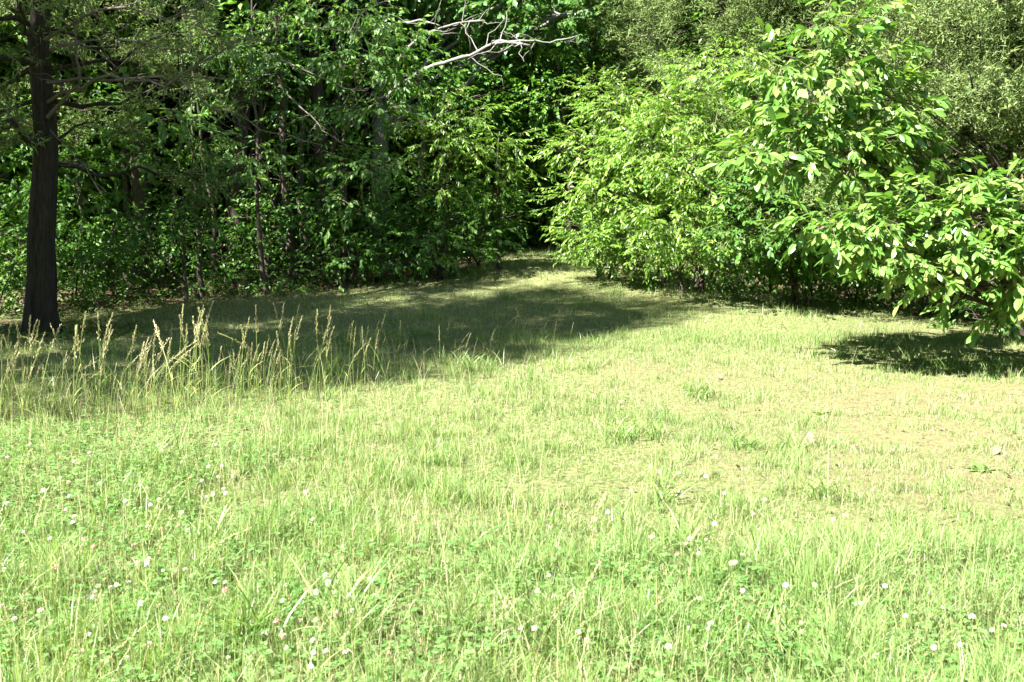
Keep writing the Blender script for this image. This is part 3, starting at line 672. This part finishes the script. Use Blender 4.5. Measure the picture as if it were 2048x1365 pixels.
# ------------------------------------------------------------------ grass of the meadow
def blades(x, y, h, w, bend, segs=2):
    n = len(x); z = ground(x, y) - .01; a = rng.uniform(0, 2 * math.pi, n); f = rng.uniform(0, 2 * math.pi, n)
    lean = np.stack([np.cos(a), np.sin(a)], -1); sd = np.stack([np.cos(f), np.sin(f)], -1)
    rows = []
    for i in range(segs + 1):
        t = i / segs
        c = np.stack([x + lean[:, 0] * h * bend * t ** 1.7, y + lean[:, 1] * h * bend * t ** 1.7, z + h * t * (1 - .35 * bend * t)], -1)
        if i == segs: rows.append(c)
        else:
            ww = (w * (1 - .35 * t))[:, None] * .5; s3 = np.concatenate([sd * ww, np.zeros((n, 1))], 1)
            rows += [c + s3, c - s3]
    V = np.stack(rows, 1); k = V.shape[1]; T = []
    for i in range(segs - 1): T += [(2 * i, 2 * i + 1, 2 * i + 3), (2 * i, 2 * i + 3, 2 * i + 2)]
    T.append((2 * segs - 2, 2 * segs - 1, 2 * segs))
    T = np.array(T)[None] + (np.arange(n) * k)[:, None, None]
    return V.reshape(-1, 3), T.reshape(-1, 3)

def scatter(n, y0, y1, spread=.60):
    y = np.sqrt(rng.uniform(y0 ** 2, y1 ** 2, n)); x = rng.uniform(-spread, spread, n) * y
    return x, y

green, dry = MB(), MB()
for (y0, y1, n, wscale, segs) in ((2.6, 5, 88000, 1.0, 3), (5, 8, 105000, 1.2, 2), (8, 13, 105000, 1.6, 2), (13, 26, 120000, 2.3, 1)):
    x, y = scatter(n, y0, y1)
    wd = wood(x, y); lu = lush(x, y); ba = bare(x, y); pn = vnoise(x, y, 1.6, 21); pf = vnoise(x, y, 5, 22)
    keep = rng.random(n) < (1 - wd * .93) * (1 - .15 * ba) * (.30 + 1.0 * pf)
    x, y, lu, ba, pn, pf = (q[keep] for q in (x, y, lu, ba, pn, pf)); n = len(x)
    h = (.045 + .05 * pn + .15 * lu * smooth(7.5, 4.2, y) * rng.random(n) ** .7 + .05 * (pf > .72)) * rng.uniform(.5, 1.35, n) * (1 - .5 * ba) * (.5 + .75 * pf)
    h = h + np.where(y > 12, .05, 0) * pn
    w = rng.uniform(.0022, .0048, n) * wscale; bend = rng.uniform(.08, .95, n) ** 1.5
    pd = .36 - .14 * lu + .25 * ba + .35 * (pn - .5) - .15 * (y > 12)
    isd = rng.random(n) < pd
    green.add(*blades(x[~isd], y[~isd], h[~isd], w[~isd], bend[~isd], segs))
    dry.add(*blades(x[isd], y[isd], h[isd] * .8, w[isd] * .8, np.minimum(1.3, bend[isd] * 1.3), segs))
px_ = rng.uniform(-30, 780, 520); py_ = np.interp(px_, [0, 100, 250, 450, 640, 760], [826, 842, 822, 803, 785, 766]) + rng.normal(-2, 14, 520)
d_ = CAM_H * F_PX / (py_ - HORIZON); green.add(*blades((px_ - 1024) / F_PX * d_, d_, rng.uniform(.15, .6, 520), rng.uniform(.003, .006, 520), rng.uniform(.05, .6, 520), 3))
go = obj('grass', green.mesh('grass', M['grass']), kind='stuff'); tag(go, 'short green meadow grass covering the clearing', 'grass')
do = obj('dry_grass', dry.mesh('dry_grass', M['dry']), kind='stuff'); tag(do, 'straw-coloured dry grass mixed through the clearing', 'grass')

wisps = MB(); x, y = scatter(9000, 2.4, 11)
k = rng.random(len(x)) < lush(x, y) * smooth(.25, -.25, x / y) * .75 + .08 * (x / y < .35); x, y = x[k], y[k]; n = len(x)
wisps.add(*blades(x, y, rng.uniform(.16, .42, n), np.full(n, .0020), rng.uniform(.05, .45, n), 3))
obj_w = obj('dry_stems', wisps.mesh('dry_stems', M['seed']), kind='stuff'); tag(obj_w, 'thin straw-coloured stems rising through the lush grass', 'grass')

# clover leaves
def clover():
    n = 30000; y = np.sqrt(rng.uniform(2.6 ** 2, 9 ** 2, n)); x = rng.uniform(-.58, .58, n) * y
    u = x / y; dens = np.maximum(smooth(-.12, -.3, u) * smooth(9, 6, y), smooth(4.9, 4.1, y) * .9) * (vnoise(x, y, 1.3, 31) > .35)
    k = rng.random(n) < dens + .03; x, y = x[k], y[k]; n = len(x)
    h = rng.uniform(.04, .13, n); c = np.stack([x, y, ground(x, y) + h], -1)
    LV, LT = leaf_shape(.018, .021, 1, .12, .1, .6)
    mb = MB(); a0 = rng.uniform(0, 6.28, n); sc = rng.uniform(.6, 1.2, n)
    for q in range(3):
        a = a0 + q * 2.094; D = np.stack([np.cos(a), np.sin(a), rng.uniform(-.25, .35, n)], -1)
        Fr = frames(D, np.array([0, 0, 1.0]) + rng.normal(0, .25, (n, 3))) * sc[:, None, None]
        mb.add(*bake(LV, LT, c, Fr))
    o = obj('clover_leaves', mb.mesh('clover_leaves', M['clover']), kind='stuff'); tag(o, 'three-part green clover leaves carpeting the lush grass', 'clover')
clover()

# leaf litter and undergrowth of the wood
def litter():
    n = 26000; x = rng.uniform(-13, 12, n); y = rng.uniform(9, 30, n)
    k = rng.random(n) < wood(x, y) * .8 + .012; x, y = x[k], y[k]; n = len(x)
    LV, LT = leaf_shape(.085, .045, 1, .35, -.1, .5)
    a = rng.uniform(0, 6.28, n); D = np.stack([np.cos(a), np.sin(a), rng.normal(0, .25, n)], -1)
    Fr = frames(D, np.array([0, 0, 1.0]) + rng.normal(0, .35, (n, 3))) * rng.uniform(.6, 1.3, n)[:, None, None]
    V, T = bake(LV, LT, np.stack([x, y, ground(x, y) + .012], -1), Fr)
    o = obj('leaf_litter', tri_mesh('leaf_litter', V, T, M['litter']), kind='stuff'); tag(o, 'brown dead leaves lying on the wood floor', 'leaf litter')
    n = 110000; x = rng.uniform(-13, 13, n); y = rng.uniform(10, 30, n); e = np.interp(x, EDGE_X, EDGE_Y)
    f = wood(x, y) * (vnoise(x, y, .9, 41) > .24) * np.exp(-np.clip(y - e - 1.5, 0, 99) / 3.0)
    k = rng.random(n) < f; x, y = x[k], y[k]; n = len(x)
    h = rng.uniform(.03, .9, n) * (.3 + vnoise(x, y, 1.1, 43)) * smooth(-.6, 2.2, y - np.interp(x, EDGE_X, EDGE_Y)) + .04
    LV, LT = leaf_shape(.085, .05, 1, .2, .1, .5)
    a = rng.uniform(0, 6.28, n); D = np.stack([np.cos(a), np.sin(a), rng.normal(-.2, .3, n)], -1)
    Fr = frames(D, np.array([0, 0, 1.0]) + rng.normal(0, .4, (n, 3))) * rng.uniform(.6, 1.3, n)[:, None, None]
    V, T = bake(LV, LT, np.stack([x, y, ground(x, y) + h], -1), Fr)
    o = obj('undergrowth', tri_mesh('undergrowth', V, T, M['under']), kind='stuff'); tag(o, 'low leafy undergrowth along the wood edge', 'undergrowth')
litter()

# ------------------------------------------------------------------ seeding grass stalks, one by one
def stalk_proto(seed, dark=False):
    global rng
    keep, rng = rng, np.random.default_rng(seed)
    root = obj('grass_stalk', None)
    H = .82; b = rng.uniform(.02, .26) if seed % 4 else .6
    t = np.linspace(0, 1, 9); P = np.stack([H * b * t ** 2.4, .02 * np.sin(t * 4 + seed), H * t * (1 - .25 * b * t)], -1)
    m = MB(); m.tube(P, np.linspace(.0030, .0017, 9), 4); obj('stem', m.mesh('stem', M['stalk'], True), root)
    for q in range(2):
        i = 1 + q * 2; a = rng.uniform(0, 6.28); d = np.array([math.cos(a), math.sin(a), .9]); L = rng.uniform(.16, .28)
        lv, lt = leaf_shape(L, .007, 3, .1, .5, .4)
        Fr = frames(d[None], np.array([[0, 0, 1.0]])); obj('blade', tri_mesh('blade', *bake(lv, lt, P[i][None], Fr), M['stalk']), root)
    sv, st = leaf_shape(.017, .0065, 1, .5, 0, .5); ps, ds = [], []
    nsp = 46
    for q in range(nsp):
        f = q / nsp; tt = .70 + .30 * f; c = np.array([np.interp(tt, t, P[:, k]) for k in range(3)]); ax = P[-1] - P[-3]; ax /= np.linalg.norm(ax)
        out = rng.normal(0, 1, 3); out -= ax * out.dot(ax); out /= np.linalg.norm(out)
        rad = (.008 * (1 - f) + .003) * (1 + 1.2 * (math.sin(f * 17 + seed) > .3) * (1 - f)); ps.append(c + out * rad * rng.uniform(.1, 1)); ds.append(ax + out * rng.uniform(.05, .4))
    Fr = frames(np.array(ds), rng.normal(0, 1, (nsp, 3))) * rng.uniform(.8, 1.5, nsp)[:, None, None]
    obj('seed_head', tri_mesh('seed_head', *bake(sv, st, np.array(ps), Fr), M['seed_dark' if dark else 'seed']), root, kind='stuff')
    rng = keep
    return root
STALKS = [stalk_proto(s) for s in (1, 2, 3, 4, 5, 6, 7, 9)] + [stalk_proto(s, True) for s in (21, 22)]
used = set()
def stalk(i, x, y, rz, s, label, group):
    p = STALKS[i]
    if i in used: r = copy_tree(p, (0, 0, 0), 0, 1)
    else: used.add(i); r = p
    r.location = (x, y, float(ground(x, y)) - .02); r.rotation_euler = (rng.normal(0, .06), rng.normal(0, .06), rz); r.scale = (s * rng.uniform(.9, 1.1),) * 2 + (s,)
    tag(r, label, 'grass', group)
LAB_A = ('tall seeding grass stalk with pale feathery head lit against the shade', 'seeding stalks along the shade edge')
LAB_B = ('thin seeding stalk standing alone in the sunny grass', 'seeding stalks scattered in the sunny grass')
LAB_C = ('short brown-headed stalk at the rim of the meadow shade', 'brown-headed stalks at the shade rim')
for q in range(238):                                     # the stand that catches the sun in front of the shade
    px = rng.uniform(-10, 760) if q < 200 else rng.uniform(760, 1180)
    base = np.interp(px, [0, 100, 250, 450, 640, 760, 900, 1100, 1200], [846, 858, 838, 812, 788, 767, 735, 698, 676]) + rng.normal(-4, 13)
    p = on_ground(px, base); big = np.interp(px, [0, 640, 780, 1200], [1.0, .96, .64, .55])
    dk = q % 7 == 0
    stalk(rng.integers(8, 10) if dk else rng.integers(0, 8), p[0], p[1], rng.normal(.0, 1.1), big * rng.uniform(.42, 1.15) * (.7 if dk else 1), *(LAB_C if dk else LAB_A))
for q in range(52):                                      # scattered through the near meadow, bent by the breeze
    px = rng.uniform(0, 1) ** 1.3 * 1500; py = rng.uniform(900, 1500) if px < 900 else rng.uniform(980, 1400)
    p = on_ground(px, py)
    stalk(rng.integers(0, 8), p[0], p[1], rng.normal(.2, .6), rng.uniform(.3, .62), *LAB_B)
for px, py, s in ((1450, 575, .8), (1095, 535, .7), (1110, 538, .6), (1065, 540, .6), (1130, 536, .5), (950, 540, .6), (1660, 600, .9), (1675, 602, .8), (1690, 600, .6)):
    p = on_ground(px, py); stalk(rng.integers(0, 8), p[0], p[1], rng.uniform(0, 6), s, 'lone seeding stalk at the far meadow edge before the dark wood', 'lone stalks at the far meadow edge')

# ------------------------------------------------------------------ white clover flowers
def flower_proto(old):
    root = obj('clover_flower', None); m = MB(); m.tube(path((0, 0, 0), (.01, 0, .13), 5, 0, .05), .0013, 3)
    obj('stem', m.mesh('stem', M['stalk']), root)
    n = 34; i = np.arange(n) + .5; ph = np.arccos(1 - 1.5 * i / n); th = i * 2.4
    D = np.stack([np.sin(ph) * np.cos(th), np.sin(ph) * np.sin(th), np.cos(ph)], -1)
    if old: D[:, 2] -= .5
    lv, lt = leaf_shape(.0105, .0055, 1, .5, 0, .6)
    V, T = bake(lv, lt, np.tile(np.array([[.01, 0, .13]]), (n, 1)) + D * .003, frames(D, np.array([0, .3, 1.0]) + rng.normal(0, .3, (n, 3))))
    obj('flower_head', tri_mesh('flower_head', V, T, M['petal_old' if old else 'petal']), root)
    return root
FL = [flower_proto(0), flower_proto(1)]
fu = set()
def flower(k, x, y, s):
    if k in fu: r = copy_tree(FL[k], (0, 0, 0), 0, 1)
    else: fu.add(k); r = FL[k]
    r.location = (x, y, float(ground(x, y)) - .005); r.rotation_euler = (rng.normal(0, .2), rng.normal(0, .2), rng.uniform(0, 6)); r.scale = (s, s, s * rng.uniform(.8, 1.3))
    tag(r, ('white clover flower on a thin stem in the lush grass', 'faded pinkish-brown clover flower among the green clover')[k], 'flower', ('white clover flowers in the grass', 'faded clover flowers in the grass')[k])
for (n, x0, x1, y0, y1) in ((70, 0, 450, 880, 1180), (28, 300, 760, 950, 1340), (18, 540, 700, 1150, 1345), (32, 1030, 1560, 1080, 1345), (18, 1560, 2030, 1100, 1340), (18, 1100, 1700, 900, 1100), (12, 0, 300, 1180, 1340)):
    for q in range(n):
        px, py = rng.uniform(x0, x1), rng.uniform(y0, y1); p = on_ground(px, py + 40)
        flower(1 if rng.random() < .28 else 0, p[0], p[1], rng.uniform(.62, 1.05))

# ------------------------------------------------------------------ coarse grass clumps, weeds, dead leaves
def clump(px, py, n, h, label, w=.009, group=None):
    p = on_ground(px, py); x = rng.normal(0, .07, n); y = rng.normal(0, .07, n)
    V, T = blades(p[0] + x, p[1] + y, h * rng.uniform(.5, 1.2, n), np.full(n, w) * rng.uniform(.6, 1.2, n), rng.uniform(.3, 1.1, n), 4)
    o = obj('grass_clump', tri_mesh('grass_clump', V - p, T, M['grass']), loc=tuple(p)); tag(o, label, 'grass', group); o['kind'] = 'thing'
for px, py, n, h in ((1240, 885, 60, .24), (1300, 880, 40, .2), (1400, 800, 60, .22), (930, 745, 60, .26), (980, 740, 40, .24), (880, 730, 40, .2), (1120, 740, 40, .2), (1180, 740, 40, .22), (1640, 1000, 40, .2), (1580, 905, 30, .18),
                     (1370, 1090, 50, .22), (1330, 1010, 40, .2), (1540, 1290, 50, .22), (1480, 900, 40, .22), (700, 1250, 60, .3), (500, 1300, 60, .32), (320, 940, 40, .3), (420, 1110, 50, .28), (850, 640, 50, .25), (800, 690, 50, .25), (1010, 600, 50, .25), (1160, 620, 50, .25), (1230, 590, 50, .25)):
    clump(px, py, n, h, 'coarse green grass tuft taller than the turf around it', group='coarse grass tufts in the meadow')
for px in range(1700, 2060, 28):
    clump(px + rng.normal(0, 8), 715 + (px - 1700) * .09 + rng.normal(0, 10), 34, .22, 'arching grass tuft at the rim of the magnolia shadow', group='arching tufts at the magnolia shadow')

def rosette(px, py, label, s=1.0):
    p = on_ground(px, py); root = thing('plantain_weed', label, 'weed', tuple(p))
    for q in range(7):
        a = q * .9 + rng.normal(0, .2); lv, lt = leaf_shape(.13 * s, .045 * s, 4, .2, .25, .55)
        Fr = frames(np.array([[math.cos(a), math.sin(a), rng.uniform(.3, .9)]]), np.array([[0, 0, 1.0]])); obj('leaf', tri_mesh('leaf', *bake(lv, lt, np.zeros((1, 3)), Fr), M['grass'], True), root)
rosette(2000, 1105, 'broad-leaved weed rosette on the dry grass near the clover patch')
rosette(1965, 945, 'flat green weed rosette on the bare mossy ground', .9)
rosette(1640, 830, 'small broad-leaved weed beside the coarse tufts', .8)

def weed_plant(px, py, h, label, group=None):
    p = on_ground(px, py); root = thing('leafy_weed', label, 'weed', tuple(p), group)
    m = MB(); lb, D = [], []
    for s in range(4):
        e = np.array([rng.normal(0, .12), rng.normal(0, .12), h * rng.uniform(.7, 1.1)]); pp = path((0, 0, -.02), e, 7, 0, .06); m.tube(pp, np.linspace(.004, .002, 7), 3)
        for q in range(26):
            f = rng.uniform(.15, 1); c = np.array([np.interp(f, np.linspace(0, 1, 7), pp[:, k]) for k in range(3)]); lb.append(c); a = rng.uniform(0, 6.28); D.append((math.cos(a), math.sin(a), .4))
    obj('stem', m.mesh('stem', M['stalk']), root)
    lv, lt = leaf_shape(.075, .016, 1, .2, .2, .4)
    obj('leaves', tri_mesh('leaves', *bake(lv, lt, np.array(lb), frames(np.array(D), np.array([0, 0, 1.0]) + rng.normal(0, .3, (len(D), 3)))), M['clover']), root, kind='stuff')
for px, py, h in ((420, 592, .45), (455, 590, .5), (480, 588, .55), (505, 586, .5), (560, 580, .4), (620, 572, .4), (660, 560, .4), (740, 565, .5)):
    weed_plant(px, py, h, 'upright leafy weed at the wood edge beyond the meadow shade', 'upright weeds at the wood edge')
for px, py, h in ((780, 690, .35), (830, 700, .3), (700, 700, .3)):
    weed_plant(px, py, h, 'leafy weed standing in the meadow shade behind the stalks', 'leafy weeds in the meadow shade')

def fallen_leaf(px, py, label, s, group=None):
    p = on_ground(px, py); lv, lt = leaf_shape(.10 * s, .055 * s, 4, .5, -.25, .5)
    a = rng.uniform(0, 6.28); Fr = frames(np.array([[math.cos(a), math.sin(a), .35]]), np.array([[.2, -.2, 1.0]]))
    o = obj('fallen_leaf', tri_mesh('fallen_leaf', *bake(lv, lt, np.array([[0, 0, .012]]), Fr), M['litter'], True), loc=tuple(p)); tag(o, label, 'leaf', group)
fallen_leaf(1622, 893, 'curled dark brown dead leaf lying on the dry grass', 1.3)
fallen_leaf(1472, 862, 'upright brown dead leaf caught in a coarse tuft', 1.2)
fallen_leaf(1985, 915, 'dark dead leaf on the bare mossy ground', 1.0)
for q in range(60):
    fallen_leaf(rng.uniform(1000, 2040), rng.uniform(680, 1120), 'small pale dead leaf on the dry grass', rng.uniform(.25, .6), 'small pale dead leaves on the dry grass')
